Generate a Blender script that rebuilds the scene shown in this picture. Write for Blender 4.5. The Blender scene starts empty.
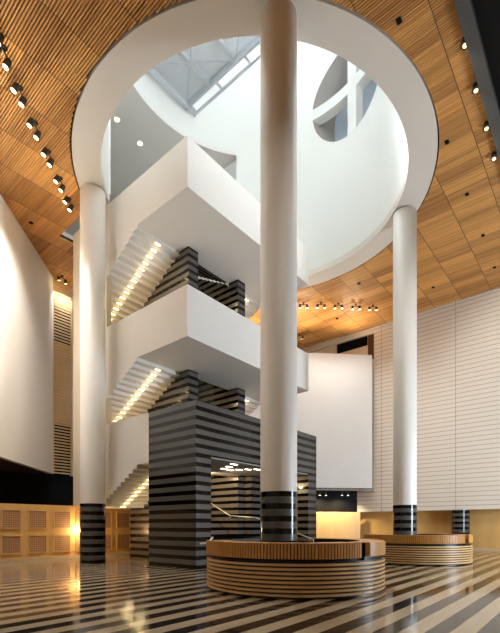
import bpy, bmesh, math, random
from mathutils import Vector, Matrix
random.seed(4)
C = bpy.context.scene
COL = C.collection
PI = math.pi
# ---------------------------------------------------------------- plan
# world x / y run along the two walls of the hall; origin at the front corner of the stair block
CAMP = (-10.174, -10.910, 1.51)
ANG = math.radians(50.2)
CA, SA = math.cos(ANG), math.sin(ANG)
F = 427.0
def at_height(px, py, z):
    """point of the plan that the photograph shows at px,py when it lies at height z"""
    d = (z - 1.51) * F / (526.0 - py); s = (px - 250.0) * d / F
    return (CAMP[0] + CA*s + SA*d, CAMP[1] - SA*s + CA*d, z)
ZC = 15.31                      # ceiling
OC = (3.92, 0.61)               # centre of the oculus
RI, RO = 6.17, 7.17
# ---------------------------------------------------------------- materials
def lin(c):
    return tuple(((v/255)/12.92 if v/255 <= .04045 else ((v/255+.055)/1.055)**2.4) for v in c) + (1,)
def newmat(name):
    m = bpy.data.materials.new(name); m.use_nodes = True
    nt = m.node_tree; return m, nt, nt.nodes['Principled BSDF']
def N(nt, t, **kw):
    n = nt.nodes.new(t)
    for k, v in kw.items(): setattr(n, k, v)
    return n
def math_(nt, op, a, b=None, c=None):
    n = nt.nodes.new('ShaderNodeMath'); n.operation = op
    for i, v in enumerate((a, b, c)):
        if v is None: continue
        if isinstance(v, (int, float)): n.inputs[i].default_value = v
        else: nt.links.new(v, n.inputs[i])
    return n.outputs[0]
def mixc(nt, f, a, b):
    n = nt.nodes.new('ShaderNodeMix'); n.data_type = 'RGBA'
    for i, v in ((0, f), (6, a), (7, b)):
        if isinstance(v, (int, float)): n.inputs[i].default_value = v
        elif isinstance(v, tuple): n.inputs[i].default_value = v
        else: nt.links.new(v, n.inputs[i])
    return n.outputs[2]
def pos(nt):
    g = nt.nodes.new('ShaderNodeNewGeometry'); s = nt.nodes.new('ShaderNodeSeparateXYZ')
    nt.links.new(g.outputs['Position'], s.inputs[0]); return g.outputs['Position'], s.outputs[0], s.outputs[1], s.outputs[2]
def noise(nt, scale, detail=2, vec=None):
    n = nt.nodes.new('ShaderNodeTexNoise'); n.inputs['Scale'].default_value = scale; n.inputs['Detail'].default_value = detail
    if vec is not None: nt.links.new(vec, n.inputs['Vector'])
    return n.outputs['Fac']
def comb(nt, x, y, z):
    n = nt.nodes.new('ShaderNodeCombineXYZ')
    for i, v in enumerate((x, y, z)):
        if isinstance(v, (int, float)): n.inputs[i].default_value = v
        else: nt.links.new(v, n.inputs[i])
    return n.outputs[0]
def white(nt, vec):
    n = nt.nodes.new('ShaderNodeTexWhiteNoise'); n.noise_dimensions = '3D'; nt.links.new(vec, n.inputs['Vector']); return n.outputs['Value']
def plain(name, rgb, rough=.6, var=.04, scale=3, metal=0, spec=.5):
    m, nt, b = newmat(name); c = lin(rgb)
    P, x, y, z = pos(nt)
    d = tuple(v*(1-var*2) for v in c[:3]) + (1,)
    nt.links.new(mixc(nt, noise(nt, scale, 3, P), c, d), b.inputs['Base Color'])
    b.inputs['Roughness'].default_value = rough; b.inputs['Metallic'].default_value = metal
    b.inputs['Specular IOR Level'].default_value = spec
    return m
def glow(name, rgb, s):
    m, nt, b = newmat(name)
    b.inputs['Base Color'].default_value = lin(rgb); b.inputs['Emission Color'].default_value = lin(rgb)
    b.inputs['Emission Strength'].default_value = s; return m
M = {}
M['plaster'] = plain('white_plaster', (238, 234, 228), .7, .015, 1)
M['drum'] = plain('drum_plaster', (240, 240, 236), .7, .01, 1)
M['ring'] = plain('ring_plaster', (226, 218, 208), .65, .02, 1)
M['cream'] = plain('cream_plaster', (226, 212, 190), .7, .02, 1)
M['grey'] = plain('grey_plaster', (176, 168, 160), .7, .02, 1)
M['shaft'] = plain('column_paint', (236, 230, 222), .45, .015, 1)
M['black'] = plain('black_paint', (8, 7, 7), .6, spec=.15)
M['dark'] = plain('dark_metal', (44, 42, 40), .45, metal=.0)
M['beam'] = plain('beam_paint', (74, 72, 68), .6)
M['steel'] = plain('brushed_steel', (222, 220, 214), .32, metal=.6)
M['bridge'] = plain('bridge_steel', (196, 200, 206), .5)
M['toe'] = plain('toe_black', (14, 11, 9), .35)
M['brownsoffit'] = plain('brown_soffit', (92, 60, 38), .6)
M['lamp'] = glow('lamp_glow', (255, 224, 170), 5)
M['globe'] = glow('globe_glow', (255, 222, 170), 1.6)
M['step'] = glow('step_lamp_glow', (255, 226, 160), 9)
M['down'] = glow('downlight_glow', (255, 244, 220), 6)
M['sconce'] = glow('sconce_glow', (255, 214, 130), 10)

def granite():
    m, nt, b = newmat('banded_granite'); P, x, y, z = pos(nt)
    f = math_(nt, 'FRACT', math_(nt, 'ADD', math_(nt, 'DIVIDE', math_(nt, 'SUBTRACT', z, .065), .327), .5))
    d = math_(nt, 'ABSOLUTE', math_(nt, 'SUBTRACT', f, .5))
    dark = math_(nt, 'LESS_THAN', d, .225)
    sp = noise(nt, 38, 3, P)
    g = mixc(nt, sp, lin((70, 67, 65)), lin((106, 102, 98)))
    k = mixc(nt, sp, lin((6, 5, 5)), lin((13, 12, 12)))
    nt.links.new(mixc(nt, dark, g, k), b.inputs['Base Color'])
    nt.links.new(mixc(nt, dark, (.5,)*3+(1,), (.36,)*3+(1,)), b.inputs['Specular IOR Level'])
    nt.links.new(mixc(nt, dark, (.22,)*3+(1,), (.06,)*3+(1,)), b.inputs['Roughness'])
    return m
M['granite'] = granite()

def floor_mat():
    m, nt, b = newmat('striped_stone_floor'); P, x, y, z = pos(nt)
    a = math.radians(.7)
    # distance across the bands (bands run with the long wall)
    v = math_(nt, 'ADD', math_(nt, 'MULTIPLY', math_(nt, 'ADD', x, -CAMP[0]), -math.sin(a)), math_(nt, 'MULTIPLY', math_(nt, 'ADD', y, -CAMP[1]), math.cos(a)))
    q = math_(nt, 'DIVIDE', math_(nt, 'SUBTRACT', v, 8.0825), .575)
    f = math_(nt, 'FRACT', math_(nt, 'ADD', q, .5))
    dark = math_(nt, 'LESS_THAN', math_(nt, 'ABSOLUTE', math_(nt, 'SUBTRACT', f, .5)), .245)
    sp = noise(nt, 60, 3, P); sp2 = noise(nt, 1.3, 3, P)
    # slabs along the bands
    sl = white(nt, comb(nt, math_(nt, 'FLOOR', math_(nt, 'DIVIDE', x, 1.2)), math_(nt, 'FLOOR', math_(nt, 'MULTIPLY', q, 2)), 0.0))
    l = mixc(nt, sp, lin((206, 186, 156)), lin((180, 158, 128)))
    l = mixc(nt, math_(nt, 'MULTIPLY', sl, .3), l, lin((166, 142, 112)))
    k = mixc(nt, sp, lin((20, 16, 13)), lin((36, 29, 24)))
    k = mixc(nt, math_(nt, 'MULTIPLY', sl, .4), k, lin((52, 40, 32)))
    nt.links.new(mixc(nt, dark, l, k), b.inputs['Base Color'])
    b.inputs['Roughness'].default_value = .085
    return m
M['floor'] = floor_mat()

def wood_ceiling():
    m, nt, b = newmat('slatted_wood_ceiling'); P, x, y, z = pos(nt)
    row = math_(nt, 'DIVIDE', math_(nt, 'ADD', y, 7.33), 1.57)
    ri = math_(nt, 'FLOOR', row); rf = math_(nt, 'FRACT', row)
    off = math_(nt, 'MULTIPLY', white(nt, comb(nt, ri, 3.0, 1.0)), 2.0)
    xs = math_(nt, 'ADD', x, off)
    bd = math_(nt, 'FLOOR', math_(nt, 'DIVIDE', xs, .055))
    rnd = white(nt, comb(nt, bd, ri, 0.0))
    pan = white(nt, comb(nt, math_(nt, 'FLOOR', math_(nt, 'DIVIDE', xs, .62)), ri, 5.0))
    grain = noise(nt, 1.0, 4, comb(nt, math_(nt, 'MULTIPLY', x, 16.0), math_(nt, 'MULTIPLY', y, 1.1), ri))
    t = math_(nt, 'ADD', math_(nt, 'MULTIPLY', rnd, .35), math_(nt, 'ADD', math_(nt, 'MULTIPLY', pan, .5), math_(nt, 'MULTIPLY', grain, .4)))
    c = mixc(nt, t, lin((150, 90, 38)), lin((250, 192, 114)))
    seam = math_(nt, 'LESS_THAN', math_(nt, 'ABSOLUTE', math_(nt, 'SUBTRACT', rf, .5)), .493)
    c = mixc(nt, seam, lin((70, 40, 18)), c)
    nt.links.new(c, b.inputs['Base Color']); b.inputs['Roughness'].default_value = .5
    return m
M['ceiling'] = wood_ceiling(); M['backing'] = plain('dark_slat_backing', (34, 18, 8), .8)

def boards():
    m, nt, b = newmat('white_boarded_wall'); P, x, y, z = pos(nt)
    f = math_(nt, 'FRACT', math_(nt, 'DIVIDE', z, .275))
    g = math_(nt, 'LESS_THAN', f, .11)
    w = math_(nt, 'FRACT', math_(nt, 'DIVIDE', math_(nt, 'ADD', y, 3.83), 4.72))
    g2 = math_(nt, 'LESS_THAN', w, .006)
    gg = math_(nt, 'MAXIMUM', g, g2)
    nt.links.new(mixc(nt, gg, lin((232, 222, 208)), lin((168, 152, 136))), b.inputs['Base Color'])  # groove shadow painted into the joint lines, on top of the bump
    bp = N(nt, 'ShaderNodeBump'); bp.inputs['Strength'].default_value = .6; bp.inputs['Distance'].default_value = .03
    nt.links.new(math_(nt, 'SUBTRACT', 1.0, gg), bp.inputs['Height']); nt.links.new(bp.outputs[0], b.inputs['Normal'])
    b.inputs['Roughness'].default_value = .6
    return m
M['boards'] = boards()

def wood(name, a, c, sc=(6, 6, 1.2), rough=.4):
    m, nt, b = newmat(name); P, x, y, z = pos(nt)
    g = noise(nt, 1.0, 5, comb(nt, math_(nt, 'MULTIPLY', x, sc[0]), math_(nt, 'MULTIPLY', y, sc[1]), math_(nt, 'MULTIPLY', z, sc[2])))
    nt.links.new(mixc(nt, g, lin(a), lin(c)), b.inputs['Base Color']); b.inputs['Roughness'].default_value = rough
    return m
M['maple'] = wood('maple_panelling', (236, 194, 126), (208, 158, 90), (2.2, 2.2, .7))
M['maple2'] = wood('pale_slat_wood', (226, 200, 160), (204, 172, 128), (2, 2, 2))
M['desk'] = wood('desk_slat_wood', (222, 164, 92), (184, 124, 62), (14, 14, .6), .35)
M['deskshade'] = wood('desk_shaded_backing', (96, 58, 28), (70, 40, 18), (14, 14, .6), .5)  # backing darkened in colour for the shadow between the counter slats
M['rib'] = wood('desk_rib_wood', (234, 194, 138), (208, 162, 108), (3, 3, 10), .35)

def grille_mat():
    m, nt, b = newmat('woven_grille'); P, x, y, z = pos(nt)
    a = math_(nt, 'LESS_THAN', math_(nt, 'FRACT', math_(nt, 'DIVIDE', x, .094)), .3)
    c = math_(nt, 'LESS_THAN', math_(nt, 'FRACT', math_(nt, 'DIVIDE', z, .094)), .3)
    nt.links.new(mixc(nt, math_(nt, 'MAXIMUM', a, c), lin((150, 104, 76)), lin((196, 150, 104))), b.inputs['Base Color'])
    b.inputs['Roughness'].default_value = .6; return m
M['grille'] = grille_mat()
def mesh_mat(name, rgb, pitch, hole):
    m, nt, b = newmat(name); P, x, y, z = pos(nt)
    a = math_(nt, 'LESS_THAN', math_(nt, 'FRACT', math_(nt, 'DIVIDE', x, pitch)), hole)
    c = math_(nt, 'LESS_THAN', math_(nt, 'FRACT', math_(nt, 'DIVIDE', y, pitch)), hole)
    b.inputs['Base Color'].default_value = lin(rgb); b.inputs['Roughness'].default_value = .5
    nt.links.new(math_(nt, 'SUBTRACT', 1.0, math_(nt, 'MULTIPLY', a, c)), b.inputs['Alpha'])
    return m
M['perf'] = mesh_mat('perforated_deck', (200, 203, 208), .06, .6)
m, nt, b = newmat('window_glass'); b.inputs['Base Color'].default_value = lin((196, 208, 222)); b.inputs['Roughness'].default_value = .15
M['glass'] = m

# ---------------------------------------------------------------- mesh helpers
class MB:
    def __init__(s): s.v = []; s.f = []
    def add(s, vs, fs):
        o = len(s.v); s.v += [tuple(v) for v in vs]; s.f += [tuple(i+o for i in f) for f in fs]; return s
    def box(s, x0, x1, y0, y1, z0, z1):
        return s.add([(x0,y0,z0),(x1,y0,z0),(x1,y1,z0),(x0,y1,z0),(x0,y0,z1),(x1,y0,z1),(x1,y1,z1),(x0,y1,z1)],
                     [(3,2,1,0),(4,5,6,7),(0,1,5,4),(1,2,6,5),(2,3,7,6),(3,0,4,7)])
    def slab(s, poly, z0, z1):                 # convex plan polygon, counter-clockwise
        n = len(poly)
        return s.add([(x,y,z0) for x,y in poly]+[(x,y,z1) for x,y in poly],
                     [tuple(range(n-1,-1,-1)), tuple(range(n,2*n))]+[(i,(i+1)%n,n+(i+1)%n,n+i) for i in range(n)])
    def wall(s, p, q, t, z0, z1):              # straight wall from p to q, thickness t to the left of p->q
        d = Vector((q[0]-p[0], q[1]-p[1])).normalized(); nx, ny = -d.y*t, d.x*t
        return s.slab([p, q, (q[0]+nx,q[1]+ny), (p[0]+nx,p[1]+ny)], z0, z1)
    def cyl(s, c, axis, r0, r1, l, n=24, cap=True):
        a = Vector(axis).normalized(); t = Vector((0,0,1)) if abs(a.z) < .9 else Vector((1,0,0))
        e1 = a.cross(t).normalized(); e2 = a.cross(e1); c = Vector(c)
        A = [c+e1*math.cos(2*PI*i/n)*r0+e2*math.sin(2*PI*i/n)*r0 for i in range(n)]
        B = [c+a*l+e1*math.cos(2*PI*i/n)*r1+e2*math.sin(2*PI*i/n)*r1 for i in range(n)]
        fs = [(i,(i+1)%n,n+(i+1)%n,n+i) for i in range(n)]
        if cap: fs += [tuple(range(n-1,-1,-1)), tuple(range(n,2*n))]
        return s.add(A+B, fs)
    def tube(s, path, r, n=10):
        for a, b in zip(path[:-1], path[1:]):
            a, b = Vector(a), Vector(b); s.cyl(a, b-a, r, r, (b-a).length, n)
        for p in path[1:-1]: s.ball(p, r, n)
        return s
    def ball(s, c, r, n=10):
        k = n//2; vs = []; fs = []
        for i in range(k+1):
            for j in range(n):
                t = PI*i/k; f = 2*PI*j/n
                vs.append((c[0]+r*math.sin(t)*math.cos(f), c[1]+r*math.sin(t)*math.sin(f), c[2]+r*math.cos(t)))
        for i in range(k):
            for j in range(n): fs.append((i*n+j, (i+1)*n+j, (i+1)*n+(j+1)%n, i*n+(j+1)%n))
        return s.add(vs, fs)
    def arc(s, cx, cy, r0, r1, a0, a1, z0, z1, n=48):     # ring sector, degrees
        vs = []; fs = []
        for i in range(n+1):
            a = math.radians(a0+(a1-a0)*i/n)
            for r, z in ((r0,z0),(r1,z0),(r1,z1),(r0,z1)): vs.append((cx+r*math.cos(a), cy+r*math.sin(a), z))
        for i in range(n):
            for j in range(4): fs.append((4*i+j, 4*i+(j+1)%4, 4*i+4+(j+1)%4, 4*i+4+j))
        fs += [(0,1,2,3), (4*n+3,4*n+2,4*n+1,4*n)]
        return s.add(vs, fs)
def obj(name, mb, mat, parent=None, smooth=False):
    off = Vector((0,0,0)); p = parent
    while p is not None: off += p.location; p = p.parent
    me = bpy.data.meshes.new(name)
    me.from_pydata([Vector(v)-off for v in mb.v], [], mb.f)
    bm = bmesh.new(); bm.from_mesh(me)
    if smooth: bmesh.ops.remove_doubles(bm, verts=bm.verts, dist=1e-5)
    bmesh.ops.recalc_face_normals(bm, faces=bm.faces)
    if smooth:
        for f in bm.faces: f.smooth = True
        for e in bm.edges:
            if len(e.link_faces) == 2 and e.calc_face_angle() > .6: e.smooth = False
    bm.to_mesh(me); bm.free()
    me.materials.append(mat)
    o = bpy.data.objects.new(name, me); COL.objects.link(o)
    if parent: o.parent = parent
    return o
def tag(o, label, cat, group=None):
    o['label'] = label; o['category'] = cat
    if group: o['group'] = group
    return o
def thing(name, loc, label, cat, group=None):
    o = bpy.data.objects.new(name, None); COL.objects.link(o); o.location = loc; o.empty_display_size = .2
    return tag(o, label, cat, group)
def struct(name, mb, mat, label, cat, smooth=False):
    o = obj(name, mb, mat, None, smooth); o['kind'] = 'structure'; return tag(o, label, cat)
def dup(o, loc, label, group=None):
    r = o.copy(); COL.objects.link(r); r.location = loc; r['label'] = label
    if group: r['group'] = group
    def kids(a, b):
        for ch in list(a.children):
            c = ch.copy(); COL.objects.link(c); c.parent = b; kids(ch, c)
    kids(o, r); return r

# ---------------------------------------------------------------- the room
struct('floor', MB().box(-16, 21, -17, 16, -.2, 0), M['floor'], 'polished stone floor in dark and pale diagonal bands', 'floor')

# timber ceiling with the round opening and the stair opening
def ceiling():
    R = RO+.05; u0, u1, vb, t = -.35, 8.2, 9.15, .2; d = .075; pitch = .078; w = .045
    def h(u): return math.sqrt(max(0, R*R-(u-OC[0])**2))
    mb = MB()
    # real slats, one by one, hung below a dark backing
    n = int(33.1/pitch)
    for k in range(n):
        a = -15+pitch*k; b = a+w
        near = min(max(OC[0], a), b); hh = h(near)
        rng = [(-8.2, vb)] if hh == 0 else [(-8.2, OC[1]-hh)]
        shaft = b > u0 and a < u1
        if hh and not shaft: rng.append((OC[1]+hh, vb))
        elif not hh and shaft: rng = [(-8.2, vb)]
        rng.append((vb, 13))
        for p, q in rng:
            if q-p > .02: mb.box(a, b, p, q, ZC, ZC+d)
    o = struct('ceiling', mb, M['ceiling'], 'flat ceiling of narrow orange timber slats around the round opening', 'ceiling')
    us = sorted([OC[0]-R*math.cos(PI*i/120) for i in range(121)]+[u0, u1])
    mb = MB()
    def q(a, b, la, lb, ha, hb): mb.slab([(a, la), (b, lb), (b, hb), (a, ha)], ZC+d+.005, ZC+t)
    q(-15, us[0], -17, -17, vb, vb); q(us[-1], 18.15, -17, -17, vb, vb); q(-15, 18.15, vb, vb, 13, 13)
    for a, b in zip(us[:-1], us[1:]):
        q(a, b, -17, -17, OC[1]-h(a), OC[1]-h(b))
        if not (a >= u0-1e-6 and b <= u1+1e-6): q(a, b, OC[1]+h(a), OC[1]+h(b), vb, vb)
    obj('slat_backing', mb, M['backing'], o)
ceiling()

# white ring under the drum, with its shadow gap
def ring_angles(r, u0=0.0, u1=8.0):
    a = math.atan2(math.sqrt(r*r-(u0-OC[0])**2), u0-OC[0]); b_ = math.atan2(math.sqrt(r*r-(u1-OC[0])**2), u1-OC[0])
    return a, b_+2*PI
def ring(r0, r1, z0, z1):
    mb = MB(); n = 128; A0 = ring_angles(r0); A1 = ring_angles(r1); vs = []; fs = []
    for i in range(n+1):
        t = i/n; a = A0[0]+(A0[1]-A0[0])*t; b_ = A1[0]+(A1[1]-A1[0])*t
        for r, an, z in ((r0,a,z0),(r1,b_,z0),(r1,b_,z1),(r0,a,z1)): vs.append((OC[0]+r*math.cos(an), OC[1]+r*math.sin(an), z))
    for i in range(n):
        for j in range(4): fs.append((4*i+j, 4*i+(j+1)%4, 4*i+4+(j+1)%4, 4*i+4+j))
    fs += [(0,1,2,3), (4*n+3,4*n+2,4*n+1,4*n)]
    return mb.add(vs, fs)
struct('trim_1', ring(RI, RO, ZC, ZC+.3), M['ring'], 'broad white ring soffit around the round ceiling opening', 'ring soffit', True)
struct('trim_2', ring(RO+.005, RO+.2, ZC+.2, ZC+.26), M['black'], 'thin dark shadow gap round the white ring', 'shadow gap', True)

# drum above the ring: tall round wall with the stair opening and a round window
WA, WZ, WR = math.radians(-14.8), 24.05, 2.45
ZS, ZT = 22.6, 31.0
def drum():
    mb = MB(); R = RI
    def P(a, z, r=R): return (OC[0]+r*math.cos(a), OC[1]+r*math.sin(a), z)
    def strip(a0, a1, z0, z1, n):
        vs = []; fs = []
        for i in range(n+1):
            a = a0+(a1-a0)*i/n; vs += [P(a, z0), P(a, z1)]
        for i in range(n): fs.append((2*i, 2*i+2, 2*i+3, 2*i+1))
        mb.add(vs, fs)
    A = ring_angles(RI); hw = 3.3/RI
    wa0, wa1 = WA+2*PI-hw, WA+2*PI+hw
    zb = ZC+.3
    strip(A[0], wa0, zb, ZT, 90); strip(wa1, A[1], zb, ZT, 24)
    strip(A[1]-2*PI, A[0], ZS, ZT, 40)
    strip(wa0, wa1, zb, WZ-3.3, 24); strip(wa0, wa1, WZ+3.3, ZT, 24)
    n = 96; vs = []; fs = []
    for i in range(n):
        t = 2*PI*i/n; c, s = math.cos(t), math.sin(t); k = 3.3/max(abs(c), abs(s))
        for q in range(5):
            rr = WR+(k-WR)*q/4; vs.append(P(WA+c*rr/RI, WZ+s*rr))
    for i in range(n):
        for q in range(4): fs.append((5*i+q, 5*i+q+1, 5*((i+1) % n)+q+1, 5*((i+1) % n)+q))
    mb.add(vs, fs)
    return mb
struct('wall_drum', drum(), M['drum'], 'tall bright white round wall of the skylit drum', 'wall', True)
struct('wall_drum_roof', MB().cyl((OC[0], OC[1], ZT), (0,0,1), RI+.1, RI+.1, .2, 64), M['drum'], 'white cap closing the drum behind its skylight', 'roof')
# round window recess in the drum
wn = Vector((math.cos(WA), math.sin(WA), 0)); wt = Vector((-math.sin(WA), math.cos(WA), 0)); wc = Vector((OC[0], OC[1], WZ))+wn*RI
def wp(a, r, d): return wc+wt*math.cos(a)*r+Vector((0,0,1))*math.sin(a)*r+wn*d
mb = MB(); n = 64; vs = []; fs = []
for i in range(n):
    a = 2*PI*i/n; ca = math.cos(a)*WR
    vs += [Vector((OC[0]+RI*math.cos(WA+ca/RI), OC[1]+RI*math.sin(WA+ca/RI), WZ+math.sin(a)*WR)), wp(a, WR, 1.3)]
for i in range(n): fs.append((2*i, 2*((i+1) % n), 2*((i+1) % n)+1, 2*i+1))
mb.add(vs, fs)
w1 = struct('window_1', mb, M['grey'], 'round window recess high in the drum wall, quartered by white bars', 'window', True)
mb = MB(); mb.add([wp(2*PI*i/n, WR, 1.3) for i in range(n)], [tuple(range(n))]); obj('window_pane', mb, M['glass'], w1)
def bar(horizontal):
    mb = MB(); n = 24; vs = []; fs = []
    for i in range(n+1):
        s = -1+2*i/n
        if horizontal:
            a = WA+s*WR/RI
            for r, z in ((RI-.01,-.28),(RI-.01,.28),(RI+.5,.28),(RI+.5,-.28)): vs.append((OC[0]+r*math.cos(a), OC[1]+r*math.sin(a), WZ+z))
        else:
            for d, w in ((-.01,-.28),(-.01,.28),(.5,.28),(.5,-.28)):
                v = wc+wt*w+wn*(d-(RI-math.sqrt(RI*RI-w*w)))+Vector((0,0,s*WR)); vs.append(v)
    for i in range(n):
        for j in range(4): fs.append((4*i+j, 4*i+(j+1)%4, 4*i+4+(j+1)%4, 4*i+4+j))
    fs += [(0,1,2,3), (4*n+3,4*n+2,4*n+1,4*n)]
    return mb.add(vs, fs)
obj('mullion', bar(False), M['drum'], w1); obj('transom', bar(True), M['drum'], w1)

# stair shaft that opens into the drum
struct('wall_shaft_left', MB().box(-.55, -.35, 5.2, 20, ZC+.2, ZS).box(-.35,0,5.3,5.6,ZC+.3,ZS), M['drum'], 'white wall at the left of the stair shaft above the ceiling', 'wall')
struct('wall_shaft_right', MB().box(8.2, 8.4, 5.2, 20, ZC+.2, ZS), M['drum'], 'white wall at the right of the stair shaft above the ceiling', 'wall')
def shaft_soffit():
    pts = []; A = ring_angles(RI)
    a1, a0 = A[0], A[1]-2*PI
    k = 24; arc = [(OC[0]+RI*math.cos(a0+(a1-a0)*i/k), OC[1]+RI*math.sin(a0+(a1-a0)*i/k)) for i in range(k+1)]
    mb = MB()
    for p, q in zip(arc[:-1], arc[1:]):
        mb.slab([q, p, (p[0], 20), (q[0], 20)], ZS, ZS+.2)
    mb.slab([(8.0, 5.3), (8.2, 5.3), (8.2, 20), (8.0, 20)], ZS, ZS+.2); mb.slab([(-.35, 5.4), (0, 5.4), (0, 20), (-.35, 20)], ZS, ZS+.2)
    return mb
sh = struct('ceiling_shaft', shaft_soffit(), M['plaster'], 'pale grey soffit over the top of the stair with two small downlights', 'ceiling')
struct('wall_shaft_back', MB().box(-.55, 8.4, 20, 20.2, ZC, ZS), M['plaster'], 'white end wall of the stair shaft', 'wall')
struct('floor_shaft', MB().box(-.35, 8.2, 9.15, 20, ZC+.2, ZC+.4), M['plaster'], 'white floor slab at the head of the stair', 'floor')
for i, (px, py, w) in enumerate(((117, 119, 'nearer the left column'), (140, 143, 'nearer the stair'))):
    p = at_height(px, py, ZS)
    t = thing('downlight', (p[0], p[1], ZS-.04), 'tiny round downlight in the grey shaft soffit, ' + ('upper of the two' if i == 0 else 'lower of the two'), 'downlight', 'shaft soffit downlights')
    obj('trim_ring', MB().cyl((p[0], p[1], ZS-.03), (0,0,1), .15, .15, .03, 20), M['plaster'], t)
    obj('lens', MB().cyl((p[0], p[1], ZS-.04), (0,0,1), .12, .12, .02, 20), M['lamp'], t)

# walls
struct('wall_left', MB().wall((-14, -2.4), (1.02, 12.63), .3, 4.4, ZC), M['plaster'], 'large blank white wall panel at the left, floating above the timber base', 'wall')
struct('trim_3', MB().slab([(-14, -2.1), (.3, 12.2), (.3, 13.2), (-14, 13.2)], 4.4, 4.5), M['brownsoffit'], 'brown soffit under the left white wall', 'soffit')
struct('wall_left_void', MB().box(-15, 6, 13.2, 13.4, 0, 4.5), M['black'], 'back wall painted black for the shade of the void above the timber base at the left', 'wall')  # black colour stands for the unlit space behind the timber base
struct('wall_left_side', MB().box(-15.2, -15, -17, 13.4, 0, ZC), M['cream'], 'cream side wall outside the view', 'wall')
bk = struct('wall_back', MB().box(2.15, 18.1, 12.75, 13.0, 4.4, ZC), M['cream'], 'cream back wall behind the stair', 'wall')
struct('wall_back_lower', MB().box(6, 21, 15.5, 15.7, 0, 4.5).box(6,6.2,13.4,15.5,0,4.5).box(6.2,21,12.75,15.6,4.4,4.6), M['black'], 'dark wall deep behind the stair', 'wall')
struct('wall_right', MB().box(18.1, 18.4, -17, 1.45, 2.49, ZC).box(18.1, 18.4, 1.45, 2.8, 2.49, 8.0), M['boards'], 'tall white boarded wall with fine horizontal joints at the right', 'wall')
struct('wall_right_base', MB().box(18.95, 19.2, -17, 12, 0, 2.6), M['maple'], 'low maple panelling under the white boarded wall', 'wall')
struct('trim_4', MB().box(18.4, 19.2, -17, 2.8, 2.49, 2.6), M['cream'], 'cream soffit over the maple recess at the right', 'soffit')
struct('baseboard_right', MB().box(18.9, 18.95, -17, 12, 0, .12), M['maple2'], 'pale plinth along the maple panelling at the right', 'baseboard')
struct('wall_front', MB().box(-15.2, 21, -17.2, -17, 0, ZC), M['cream'], 'cream wall behind the viewer', 'wall')
# head of the right wall behind the diagonal panel: lintel, recess
struct('wall_right_head', MB().box(18.1, 18.5, 1.45, 12.75, 14.93, ZC).box(18.32, 18.5, 1.45, 12.75, 8.0, 14.93), M['cream'], 'cream head of wall above the white diagonal panel', 'wall')
struct('trim_5', MB().box(18.28, 18.32, 1.46, 1.98, 8.0, 14.93), M['brownsoffit'], 'brown strip beside the black air grille', 'trim')
t = thing('air_vent', (18.30, 3.2, 14.3), 'long black air grille high above the white diagonal panel', 'vent')
mb = MB()
for k in range(7): mb.box(18.22, 18.28, 2.06, 4.36, 14.32+k*.088, 14.32+k*.088+.045)
obj('slats', mb, M['black'], t); obj('backing', MB().box(18.28, 18.32, 2.02, 4.4, 14.28, 14.93), M['black'], t)
# diagonal panel at the far right
d0, d1 = (17.6, 1.37), (8.7, 10.27)
dp = struct('wall_diagonal', MB().wall(d1, d0, .28, 3.95, 13.2), M['plaster'], 'plain white diagonal wall panel beyond the stair, in front of the boarded wall', 'wall')
def side_screen():
    t = thing('slatted_screen', (17.85, 1.42, 3.9), 'narrow dark slatted screen closing the edge of the diagonal white panel', 'screen')
    mb = MB(); z = 3.95
    while z < 13.0: mb.box(17.62, 18.08, 1.4, 1.44, z, z+.07); z += .16
    obj('slats', mb, M['cream'], t)
    obj('backing', MB().box(17.62, 18.08, 1.46, 1.5, 3.9, 13.05), M['dark'], t)
    obj('edge_frame', MB().box(17.6, 17.64, 1.38, 1.46, 3.9, 13.1), M['maple2'], t)
side_screen()
# niche under the diagonal panel
n0, n1 = (17.85, 2.35), (9.5, 10.7)
struct('wall_niche', MB().wall(n1, n0, .2, 0, 2.49), M['maple'], 'bright maple wall under the diagonal white panel', 'wall')
struct('wall_niche_upper', MB().wall((n1[0]+.3, n1[1]+.3), (n0[0]+.3, n0[1]+.3), .2, 2.49, 4.1), M['black'], 'black band above the bright maple wall', 'wall')
struct('trim_6', MB().slab([(d1[0], d1[1]), (d0[0], d0[1]), (n0[0]+.4, n0[1]+.6), (n1[0]+.4, n1[1]+.6)], 3.97, 4.1), M['black'], 'black soffit under the diagonal panel', 'soffit')
# dark dropped soffit and beam over the entrance, top right
struct('trim_7', MB().box(-15, 18.1, -8.23, -7.9, 15.0, ZC), M['beam'], 'dark grey beam at the edge of the black entrance soffit, top right', 'beam')
struct('ceiling_entrance', MB().box(-15, 18.1, -17, -8.23, 15.2, ZC-.002), M['black'], 'black soffit over the entrance, top right', 'ceiling')

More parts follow.
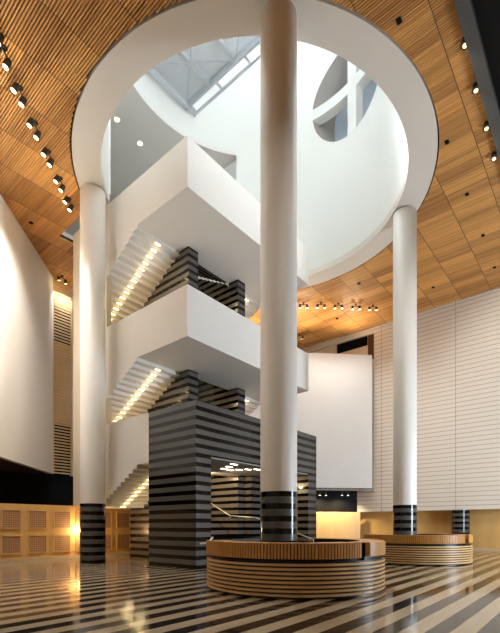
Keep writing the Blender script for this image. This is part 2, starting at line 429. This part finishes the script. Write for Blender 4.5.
# timber base at the left with square grilles
struct('wall_left_base', MB().box(-14.9, 5.3, 8.2, 8.4, 0, 2.45), M['maple'], 'low maple panelled wall under the black band at the left', 'wall')
struct('baseboard_left', MB().box(-14.9, 5.3, 8.16, 8.2, 0, .14), M['maple2'], 'pale plinth along the maple wall at the left', 'baseboard')
gl = None
names = ['leftmost of the maple wall', 'second from the left of the maple wall', 'third from the left of the maple wall', 'partly behind the left column', 'just right of the left column', 'beside the dark banded stair wall']
for i in range(6):
    for j, z in enumerate((.72, 1.80)):
        u = -2.85+1.08*i
        lab = ('lower' if j == 0 else 'upper') + ' square wall grille, ' + names[i]
        if gl is None:
            gl = thing('wall_grille', (u, 8.2, z), lab, 'grille', 'square grilles in the maple wall')
            obj('mesh_panel', MB().box(u-.36, u+.36, 8.17, 8.2, z-.36, z+.36), M['grille'], gl)
            f = MB().box(u-.40, u-.36, 8.15, 8.2, z-.40, z+.40).box(u+.36, u+.40, 8.15, 8.2, z-.40, z+.40)
            f.box(u-.36, u+.36, 8.15, 8.2, z+.36, z+.40).box(u-.36, u+.36, 8.15, 8.2, z-.40, z-.36)
            obj('frame', f, M['maple'], gl)
        else: dup(gl, (u, 8.2, z), lab)
sc = thing('wall_sconce', (.15, 8.12, 1.27), 'small glowing lamp on the maple wall beside the left column', 'lamp')
obj('back_plate', MB().box(.05, .25, 8.16, 8.2, 1.15, 1.4), M['steel'], sc)
obj('bulb', MB().ball((.15, 8.07, 1.27), .09, 16), M['sconce'], sc, True)

# slatted screen between the left white wall and the stair
def screen():
    x0, x1, y = 1.05, 2.12, 12.63
    t = thing('slatted_screen', (1.6, y, 4.4), 'tall narrow screen of pale horizontal slats beside the left white wall', 'screen')
    mb = MB(); z = 4.45
    while z < ZC-.2: mb.box(x0, x1, y, y+.05, z, z+.075); z += .17
    obj('slats', mb, M['maple2'], t)
    obj('edge_frame', MB().box(x0-.02, x0+.03, y-.01, y+.1, 4.4, ZC-.02).box(x1-.04, x1, y-.01, y+.1, 4.4, ZC-.02), M['maple2'], t)
    def zz(py): return 1.51+(526-py)*24.2/F
    obj('timber_backing', MB().box(x0, x1, y+.16, y+.2, zz(309), ZC-.02).box(x0, x1, y+.16, y+.2, zz(424), zz(344)), M['maple'], t)
    for a, b in ((zz(344), zz(309)), (4.42, zz(424))): obj('dark_opening', MB().box(x0, x1, y+.14, y+.2, a, b), M['black'], t)
screen()

# ---------------------------------------------------------------- columns
G = 9.44
c0 = (-.80, -4.11)
def column(x, y, lab):
    t = thing('column', (x, y, 0), lab, 'column', 'round white columns')
    obj('base', MB().cyl((x, y, 0), (0,0,1), .5, .5, 2.42, 72), M['granite'], t, True)
    obj('shaft', MB().cyl((x, y, 2.42), (0,0,1), .495, .495, 12.80, 72).cyl((x, y, 15.22), (0,0,1), .495, .48, .02, 72), M['shaft'], t, True)
    obj('neck', MB().cyl((x, y, 15.24), (0,0,1), .36, .36, .07, 48), M['dark'], t, True)
    return t
cf = column(c0[0], c0[1], 'front white column rising through the middle of the picture behind the curved desk')
dup(cf, (c0[0], c0[1]+G, 0), 'white column at the left of the stair with a banded stone foot')
dup(cf, (c0[0]+G, c0[1], 0), 'white column at the right standing behind the far curved desk')
pr = tag(obj('stone_pier', MB().cyl((c0[0]+2*G, c0[1], 0), (0,0,1), .5, .5, 2.49, 64), M['granite'], None, True), 'short dark banded round pier under the white boarded wall', 'pier')

# ---------------------------------------------------------------- staircase
st = thing('staircase', (4, 4, 0), 'white double staircase with stacked landings on a dark banded stone block', 'staircase')
UO0, UL0, UL1, UR0, UR1, UO1 = 0.0, 2.19, 2.75, 5.38, 5.93, 8.0
T = .28; V0 = 3.42; VF = .44
levels = [   # soffit z, parapet top z, riser, number of steps
    (3.95, 5.90, .157, 10), (8.22, 10.06, .153, 14), (13.5, 15.31, .156, 17)]
# stone block with the portal
blk = MB().box(0, .73, 0, 2.66, 0, 5.9).box(7.27, 8, 0, 2.66, 0, 5.9).box(.73, 7.27, 0, 2.66, 4.0, 5.9)
obj('stone_block', blk, M['granite'], st)
obj('portal_back', MB().box(.73, UL0, 2.4, 2.82, 0, 4.0), M['granite'], st); obj('portal_back', MB().box(UR1-.02, 7.27, 2.4, 2.82, 0, 4.0), M['granite'], st)
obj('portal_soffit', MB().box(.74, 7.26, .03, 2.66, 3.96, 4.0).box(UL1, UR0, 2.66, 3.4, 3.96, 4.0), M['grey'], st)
for px, py in ((224, 469), (229, 467), (234, 464.5), (230, 470), (239.5, 470), (248, 469.6), (257, 469.6)):
    p = at_height(px, py, 3.95)
    obj('portal_light', MB().box(p[0]-.16, p[0]+.16, p[1]-.06, p[1]+.06, 3.945, 3.96), M['down'], st)
# spine walls with stepped tops
def spine(u0, u1, outer_first):
    mb = MB(); z0, _, r, n = levels[2]; um = (u0+u1)/2
    oa, ob = (u0, um) if outer_first else (um, u1)
    ia, ib = (um, u1) if outer_first else (u0, um)
    mb.box(u0, u1, 2.82, V0, 0, z0)
    for k in range(n):
        a = V0+T*k
        if a > 7.0: break
        mb.box(oa, ob, a, a+T, 0, z0-(k+1)*r)
        zi = z0-(k+1)*r if a < 3.7 else z0+.1+(a-3.7)*.52
        mb.box(ia, ib, a, a+T, 0, zi)
    return mb
obj('spine_wall', spine(UL0, UL1, True), M['granite'], st); obj('spine_wall', spine(UR0, UR1, False), M['granite'], st)
def flight(u0, u1, zs, r, n):
    mb = MB()
    for k in range(n): mb.box(u0, u1, V0+T*k, V0+T*(k+1), zs-(k+1)*r, zs-(k+1)*r+.66)
    return mb
def parapet_side(u0, u1, zs, zt, r, v_start, v_end=5.62):
    mb = MB().box(u0, u1, v_start, V0, zs, zt); k = 0
    while V0+T*k < v_end-.01:
        mb.box(u0, u1, V0+T*k, min(V0+T*(k+1), v_end), zs-(k+1)*r, zt); k += 1
    return mb
nlamp = 0
for i, (zs, zt, r, n) in enumerate(levels):
    vs_ = VF if i else 2.66
    obj('parapet', parapet_side(0, .12, zs, zt, r, vs_), M['plaster'], st)
    obj('parapet', parapet_side(7.88, 8.0, zs, zt, r, vs_), M['plaster'], st)
    if i: obj('parapet', MB().box(.12, 7.88, VF, VF+.12, zs, zt), M['plaster'], st)
    v1 = VF+.12 if i else 2.66
    lan = MB()
    if i: lan.box(.12, 7.88, v1, 2.82, zs, zs+.78)
    a = 2.82 if i else 2.66
    for (p, q) in ((.12, UL0), (UL1, UR0), (UR1, 7.88)): lan.box(p, q, a, V0, zs, zs+.78)
    obj('landing', lan, M['grey'] if 0 else M['plaster'], st)
    obj('outer_flight', flight(.12, UL0, zs, r, n), M['plaster'], st)
    obj('outer_flight', flight(UR1, 7.88, zs, r, n), M['plaster'], st)
    zb = zs-n*r
    obj('rear_landing', MB().box(.25, 7.75, V0+T*n, 8.15, zb, zb+.3) if i == 0 else MB().box(.25, 7.75, 8.18, 8.46, zb, zb+.3), M['plaster'], st)
    # centre flight up from this landing
    up = MB(); rr = .155
    for k in range(14): up.box(UL1, UR0, V0+T*k, V0+T*(k+1), zs+.1+k*rr, zs+.78+(k+1)*rr)
    obj('centre_flight', up, M['granite'], st)
    for k in range(n):
        z = zs-(k+1)*r; v = V0+T*(k+.45)
        obj('step_light', MB().box(1.0, 1.24, v-.035, v+.035, z-.012, z+.01), M['step'], st)
    for k in range(4):
        z = zs-(k+1)*r; v = V0+T*(k+.45)
        obj('step_light', MB().box(6.78, 7.02, v-.035, v+.035, z-.012, z+.01), M['step'], st)
    if i:
        for k in range(10):
            z = zs+.1+(k+1)*rr*.98; v = V0+T*(k+1.45)
            obj('step_light', MB().box(4.03, 4.11, v-.02, v+.02, z-.012, z+.02), M['step'], st)
def stair_lamp(name, loc, e, kind, aim=None):
    if kind == 'SPOT': return spot_lamp(name, loc, aim, e, 150, None, 1.0, (1, .72, .38))
    l = bpy.data.lights.new(name, 'POINT'); l.energy = e; l.color = (1, .76, .42); l.shadow_soft_size = .2
    o = bpy.data.objects.new(name, l); COL.objects.link(o); o.location = loc
def spot_lamp(name, loc, aim, power, angle, parent, blend=.6, col=(1, .95, .88)):
    l = bpy.data.lights.new(name, 'SPOT'); l.energy = power; l.spot_size = math.radians(angle); l.spot_blend = blend
    l.color = col; l.shadow_soft_size = .1
    o = bpy.data.objects.new(name, l); COL.objects.link(o)
    off = Vector((0,0,0)); p = parent
    while p is not None: off += p.location; p = p.parent
    o.location = Vector(loc)-off; o.parent = parent
    o.rotation_euler = Vector(aim).to_track_quat('-Z', 'Y').to_euler()
    return o
for zs, zt, rr, n in levels:
    for k in range(1, n, 3):
        stair_lamp('step_lamp', (1.12, V0+T*k, zs-k*rr-.45), 26, 'SPOT', (.8, .1, -.7))
        stair_lamp('step_lamp', (1.0, V0+T*k, zs-k*rr-.75), 2.2, 'POINT')
    stair_lamp('step_lamp', (6.9, V0+T*2, zs-2*rr-.7), 6, 'POINT')
for v, z, e in ((1.6, 3.85, 210), (3.0, 3.85, 210), (4.6, 4.2, 210), (4.4, 8.1, 90), (4.4, 13.4, 90)):
    stair_lamp('passage_lamp', (3.3, v, z), e, 'SPOT', (.9, .12, -.75))
# side walls of the stair shaft
obj('side_wall', MB().box(0.01, .24, 5.62, 8.48, 2.47, ZC), M['cream'], st)
obj('side_wall', MB().box(7.76, 7.99, 5.62, 8.48, 2.47, ZC), M['cream'], st)
# first flight, rising through the portal from the hall floor
ff = MB()
for k in range(6): ff.box(2.9, 5.25, -1.4+.47*k, 1.42, .163*k, .163*(k+1))
ff.box(UL1+.01, UR0-.01, 1.42, 3.2, 0, .98)
for k in range(13): ff.box(UL1+.01, UR0-.01, 3.2+.235*k, 6.3, .98+.163*k, .98+.163*(k+1))
obj('first_flight', ff, M['granite'], st)
rail = MB().tube([(5.28, 4.7, 2.74), (5.28, 3.25, 2.02), (5.28, 1.6, 1.9), (5.28, -1.5, .95), (5.28, -1.75, .95)], .028)
obj('handrail', rail, M['steel'], st)
for v, a, b in ((-1.5, .16, .95), (-.2, .48, 1.34)): obj('rail_post', MB().cyl((5.28, v, a), (0,0,1), .018, .018, b-a, 10), M['steel'], st)
for v, z in ((3.25, 2.02), (4.4, 2.58)): obj('rail_bracket', MB().tube([(5.28, v, z), (5.28, v, z-.08), (5.38, v, z-.1)], .012, 8), M['steel'], st)
obj('handrail', MB().tube([(.06, -.12, .90), (.42, -.12, .92), (.70, -.12, 1.1), (.70, 0, 1.1)], .025), M['steel'], st)
obj('rail_bracket', MB().tube([(.2, -.12, .9), (.2, 0, .86)], .014, 8), M['steel'], st)

# ---------------------------------------------------------------- curved desks
def desk(cx, cy, lab):
    t = thing('curved_desk', (cx, cy, 0), lab, 'desk', 'curved timber desks round the columns')
    A0, A1, B0, B1 = -228, -106, -98.5, 15
    obj('toe_kick', MB().arc(cx, cy, 1.75, 2.12, A0, B1, 0, .06, 96), M['toe'], t, True)
    obj('core', MB().arc(cx, cy, 1.75, 2.15, A0, B1, .06, .77, 96), M['toe'], t, True)
    mb = MB()
    for k in range(8):
        z = .055+.09*k
        mb.arc(cx, cy, 2.13, 2.215, A0, -94.6, z, z+.05, 90); mb.arc(cx, cy, 2.13, 2.215, -94.0, B1, z, z+.05, 60)
    obj('ribs', mb, M['rib'], t, True)
    mb = MB(); n = int((A1-A0)/1.8); q = (A1-A0)/n
    for k in range(n):
        a = A0+q*k; mb.arc(cx, cy, 2.18, 2.225, a+.3, a+q-.3, .83, 1.158, 2)
    for a0, a1, nm in ((A0, A1, 'counter'), (B0, B1, 'return_counter')):
        obj(nm+'_band', MB().arc(cx, cy, 2.1, 2.19 if nm == 'counter' else 2.225, a0, a1, .85, 1.14, 90), M['deskshade'] if nm == 'counter' else M['desk'], t, True)
        obj(nm+'_top', MB().arc(cx, cy, 1.64, 2.2, a0, a1, 1.14, 1.155, 90), M['desk'], t, True)
    obj('counter_slats', mb, M['desk'], t)
    for a0, a1 in ((A0, A1), (B0, B1)): obj('recess', MB().arc(cx, cy, 1.8, 2.08, a0, a1, .77, 1.14, 90), M['toe'], t, True)
    return t
dk = desk(-1.085, -4.80, 'near curved desk of timber ribs wrapped round the front column')
dup(dk, (8.46, -4.60, 0), 'far curved desk of timber ribs wrapped round the right column')

# ---------------------------------------------------------------- footbridge across the drum
br = thing('footbridge', (4.2, .6, 24), 'pale steel footbridge with perforated deck crossing high in the drum', 'footbridge')
b0, b1 = 2.5, 5.4
obj('deck', MB().box(b0, b1, -5.0, 6.55, 24.32, 24.34), M['perf'], br)
obj('edge_beam', MB().box(b1-.1, b1, -5.1, 6.55, 24.0, 24.36), M['bridge'], br); obj('edge_beam', MB().box(b0, b0+.1, -5.1, 6.5, 24.0, 24.36), M['bridge'], br)
for k in range(7):
    v = 6.5-1.75*k; obj('cross_beam', MB().box(b0+.1, b1-.1, v-.1, v+.1, 24.1, 24.32), M['bridge'], br)
for k in range(3):
    v = 6.4-3.5*k
    obj('brace', MB().tube([(b0+.1, v, 24.12), (b1-.1, v-3.5, 24.12)], .035, 8), M['bridge'], br)
    obj('brace', MB().tube([(b1-.1, v, 24.16), (b0+.1, v-3.5, 24.16)], .035, 8), M['bridge'], br)
obj('outer_rail', MB().tube([(b1+.46, -4.9, 24.05), (b1+.46, 6.3, 24.05)], .07, 10), M['bridge'], br)
for k in range(5): v = 6.2-1.9*k; obj('bracket', MB().box(b1, b1+.46, v-.05, v+.05, 24.02, 24.1), M['bridge'], br)
obj('end_plate', MB().box(b0-.2, b1+.5, 6.3, 6.42, 23.95, 24.1), M['bridge'], br)

# ---------------------------------------------------------------- lamps
def spill(loc, e, parent):
    l = bpy.data.lights.new('spill', 'POINT'); l.energy = e; l.color = (1, .8, .5); l.shadow_soft_size = .12
    o = bpy.data.objects.new('spill', l); COL.objects.link(o); o.location = Vector(loc)-parent.location; o.parent = parent
def fixture(p, sep, aim, lab, group, power, angle, scale=1.0):
    """two tilted canisters on a short bar under the ceiling; sep = half distance vector between the heads"""
    t = thing('spotlight', (p[0], p[1], ZC), lab, 'spotlight', group)
    s = Vector(sep); P0 = Vector((p[0], p[1], ZC)); a = Vector(aim).normalized()
    obj('mounting', MB().cyl(P0-Vector((0,0,.12)), (0,0,1), .03, .03, .12, 10).cyl(P0-Vector((0,0,.02)), (0,0,1), .09, .09, .02, 16).tube([P0-s-Vector((0,0,.12)), P0+s-Vector((0,0,.12))], .025, 8), M['dark'], t)
    for q in (-1, 1):
        c = P0+s*q-Vector((0,0,.16))
        h = obj('lamp_head', MB().cyl(c-a*.04, a, .085*scale, .115*scale, .24*scale, 20), M['dark'], t, True)
        obj('lens', MB().cyl(c+a*(.205*scale-.01), a, .085*scale, .085*scale, .012, 20), M['lamp'], h)
        spot_lamp('bulb', c+a*.26*scale, a, power, angle, h)
    spill(P0-Vector((0,0,.55)), 5, t)
    return t
pairs = [((-6.5, 24), (-1.5, 40)), ((1, 50), (7.5, 66)), ((17.5, 90), (23, 104)), ((32, 125), (38.6, 137)), ((46.6, 154), (51, 164.5)), ((59, 181.5), (62, 189.5)), ((67.5, 201.5), (71, 209.7))]
ords = ['at the picture edge, seen as a glow', 'first whole pair from the top of the row', 'second pair from the top of the row', 'third pair from the top of the row', 'fourth pair from the top of the row', 'fifth pair from the top of the row', 'last pair before the left column']
first = None
aimL = (-.36, .30, -1)
for i, (a, b_) in enumerate(pairs):
    A, B = Vector(at_height(*a, ZC-.3)), Vector(at_height(*b_, ZC-.3)); m_ = (A+B)/2
    lab = 'twin spotlight facing the left white wall, ' + ords[i]
    if first is None:
        A1, B1 = Vector(at_height(*pairs[3][0], ZC-.3)), Vector(at_height(*pairs[3][1], ZC-.3))
        first = fixture((m_.x, m_.y), (B1-A1)*.5, aimL, lab, 'spotlights facing the left wall', 300, 100)
    else: dup(first, (m_.x, m_.y, ZC), lab)
bf = None
backs = [(303.6, 306), (321, 306), (338.4, 306.5), (356, 307.5), (373, 308.3)]
on = ['next to the front column', 'second from the front column', 'middle of the five', 'second from the right column', 'next to the right column']
for i, (px, py) in enumerate(backs):
    p = at_height(px, py, ZC-.2); lab = 'twin spotlight in the far ceiling row, ' + on[i]
    if bf is None: bf = fixture(p, (.14, -.17, 0), (.05, .0, -1), lab, 'spotlights facing the diagonal panel', 75, 110, .8)
    else: dup(bf, (p[0], p[1], ZC), lab)
p = at_height(299.5, 337, ZC-.2); fixture(p, (.14, -.17, 0), (.3, .4, -.8), 'spotlight at the far ceiling corner just right of the front column', 'far corner spotlights', 120, 90, .8)
p = at_height(61, 282.5, ZC-.2); fixture((p[0]-.1, 12.15), (.2, .02, 0), (.25, .2, -.9), 'twin spotlight at the head of the pale slatted screen', 'screen spotlights', 200, 80, .8)
# lamps along the dark beam
bl = None
for i, (px, py) in enumerate(((465, 47), (476, 92), (486.5, 130), (494, 160))):
    p = at_height(px, py, ZC-.25)
    lab = 'small round lamp beside the dark beam, ' + ['topmost of four', 'second from the top of four', 'third from the top of four', 'lowest of four'][i]
    if bl is None:
        bl = thing('beam_lamp', (p[0], p[1], ZC), lab, 'lamp', 'lamps beside the dark beam')
        h = obj('lamp_head', MB().cyl((p[0], p[1], ZC-.2), (0,0,1), .12, .08, .2, 20), M['dark'], bl, True)
        obj('bulb_globe', MB().ball((p[0], p[1], ZC-.2), .065, 14), M['globe'], h, True)
        spot_lamp('bulb', (p[0], p[1], ZC-.34), (.85, -.15, -.62), 560, 92, h)
    else: dup(bl, (p[0], p[1], ZC), lab)
# lamps of the same row further along the beam, over the desks and outside the view
for u in (-8.5, -5.5, -2.5): spot_lamp('entrance_lamp', (u, -7.6, ZC-.4), (.18 if u < -5 else .05, .22, -1), 270, 80, None, 1.0)
# added uplights, unseen above the diagonal panel, to brighten the timber ceiling
for k in range(4):
    f_ = k/3; spot_lamp('added_uplight', (9.6+7.2*f_, 9.75-7.2*f_, 13.4), (-.5, -.35, 1), 330, 150, None, 1.0, (1, .8, .55))
# niche spots under the diagonal panel
nb = None
for i, (px, py) in enumerate(((323, 495), (345, 495))):
    p = at_height(px, py, 3.62)
    lab = 'tiny twin spotlight in the black band under the diagonal panel, ' + ('left one' if i == 0 else 'right one')
    if nb is None:
        nb = thing('niche_spotlight', (p[0], p[1], 3.97), lab, 'spotlight', 'spotlights in the black band')
        for e in (-.15, .15):
            h = obj('lamp_head', MB().cyl((p[0]+e, p[1]-e, 3.60), (0,0,1), .07, .05, .2, 16), M['dark'], nb, True)
            obj('lens', MB().cyl((p[0]+e, p[1]-e, 3.59), (0,0,1), .06, .06, .012, 16), M['down'], h)
        obj('stem', MB().cyl((p[0], p[1], 3.85), (0,0,1), .02, .02, .13, 8).tube([(p[0]-.15, p[1]+.15, 3.83), (p[0]+.15, p[1]-.15, 3.83)], .015, 8), M['dark'], nb)
        spot_lamp('bulb', (p[0], p[1], 3.5), (.3, .3, -.9), 300, 130, nb, col=(1, .8, .5))
    else: dup(nb, (p[0], p[1], 3.97), lab)
# little black ceiling fittings
cf_ = None
for px, py, lab in ((399, 22, 'nearest the top of the white ring'), (447, 143, 'right of the white ring at mid height'), (467, 195, 'above and right of the right column'), (483, 236, 'near the right picture edge'), (494.5, 268, 'nearest the boarded wall at the picture edge'), (433, 288, 'low beside the boarded wall'), (359, 284, 'between ring and far row of spotlights'), (337, 319, 'below the far row of spotlights'), (31, 223.5, 'beside the left white wall')):
    p = at_height(px, py, ZC-.05)
    lab = 'small black square ceiling fitting, ' + lab
    if cf_ is None:
        cf_ = tag(obj('ceiling_fitting', MB().box(-.075, .075, -.065, .065, -.04, 0), M['black']), lab, 'fitting', 'black ceiling fittings'); cf_.location = (p[0], p[1], ZC)
    else:
        o = cf_.copy(); COL.objects.link(o); o.location = (p[0], p[1], ZC); o['label'] = lab

# ---------------------------------------------------------------- daylight
def area(name, loc, aim, sx, sy, power, col, shape='RECTANGLE'):
    l = bpy.data.lights.new(name, 'AREA'); l.shape = shape; l.size = sx; l.size_y = sy; l.energy = power; l.color = col
    o = bpy.data.objects.new(name, l); COL.objects.link(o); o.location = loc
    o.rotation_euler = Vector(aim).to_track_quat('-Z', 'Y').to_euler(); return o
area('skylight', (OC[0], OC[1], ZT-.1), (0, 0, -1), 11.6, 11.6, 18, (.95, .98, 1), 'DISK').data.spread = math.radians(120)
area('skylight_sun', (6.6, 3.4, ZT-.4), (-4.6, -8.0, -11.6), 3, 3, 2350, (.88, .95, 1), 'DISK').data.spread = math.radians(46)
area('entrance_daylight', (9, -16.8, 4.5), (-.1, 1, .1), 3, 7, 1950, (.72, .86, 1))
pl = bpy.data.lights.new('sconce_light', 'POINT'); pl.energy = 60; pl.color = (1, .75, .42); pl.shadow_soft_size = .1
o = bpy.data.objects.new('sconce_light', pl); COL.objects.link(o); o.location = (.15, 7.85, 1.3)
w = bpy.data.worlds.new('World'); C.world = w; w.use_nodes = True
w.node_tree.nodes['Background'].inputs[0].default_value = (.75, .85, 1, 1); w.node_tree.nodes['Background'].inputs[1].default_value = .2

# ---------------------------------------------------------------- camera
cam = bpy.data.cameras.new('camera'); cam.sensor_fit = 'HORIZONTAL'; cam.sensor_width = 36; cam.lens = F/500*36
cam.shift_y = (526-316.5)/500; cam.clip_start = .05; cam.clip_end = 200
co = bpy.data.objects.new('camera', cam); COL.objects.link(co); co.location = CAMP
co.rotation_euler = (PI/2, 0, -ANG)
C.camera = co
C.view_settings.view_transform = 'Standard'; C.view_settings.look = 'None'; C.view_settings.gamma = 1; C.view_settings.use_curve_mapping = False
C.view_settings.exposure = .34
C.cycles.max_bounces = 10; C.cycles.diffuse_bounces = 6; C.cycles.glossy_bounces = 4
C.cycles.use_denoising = True
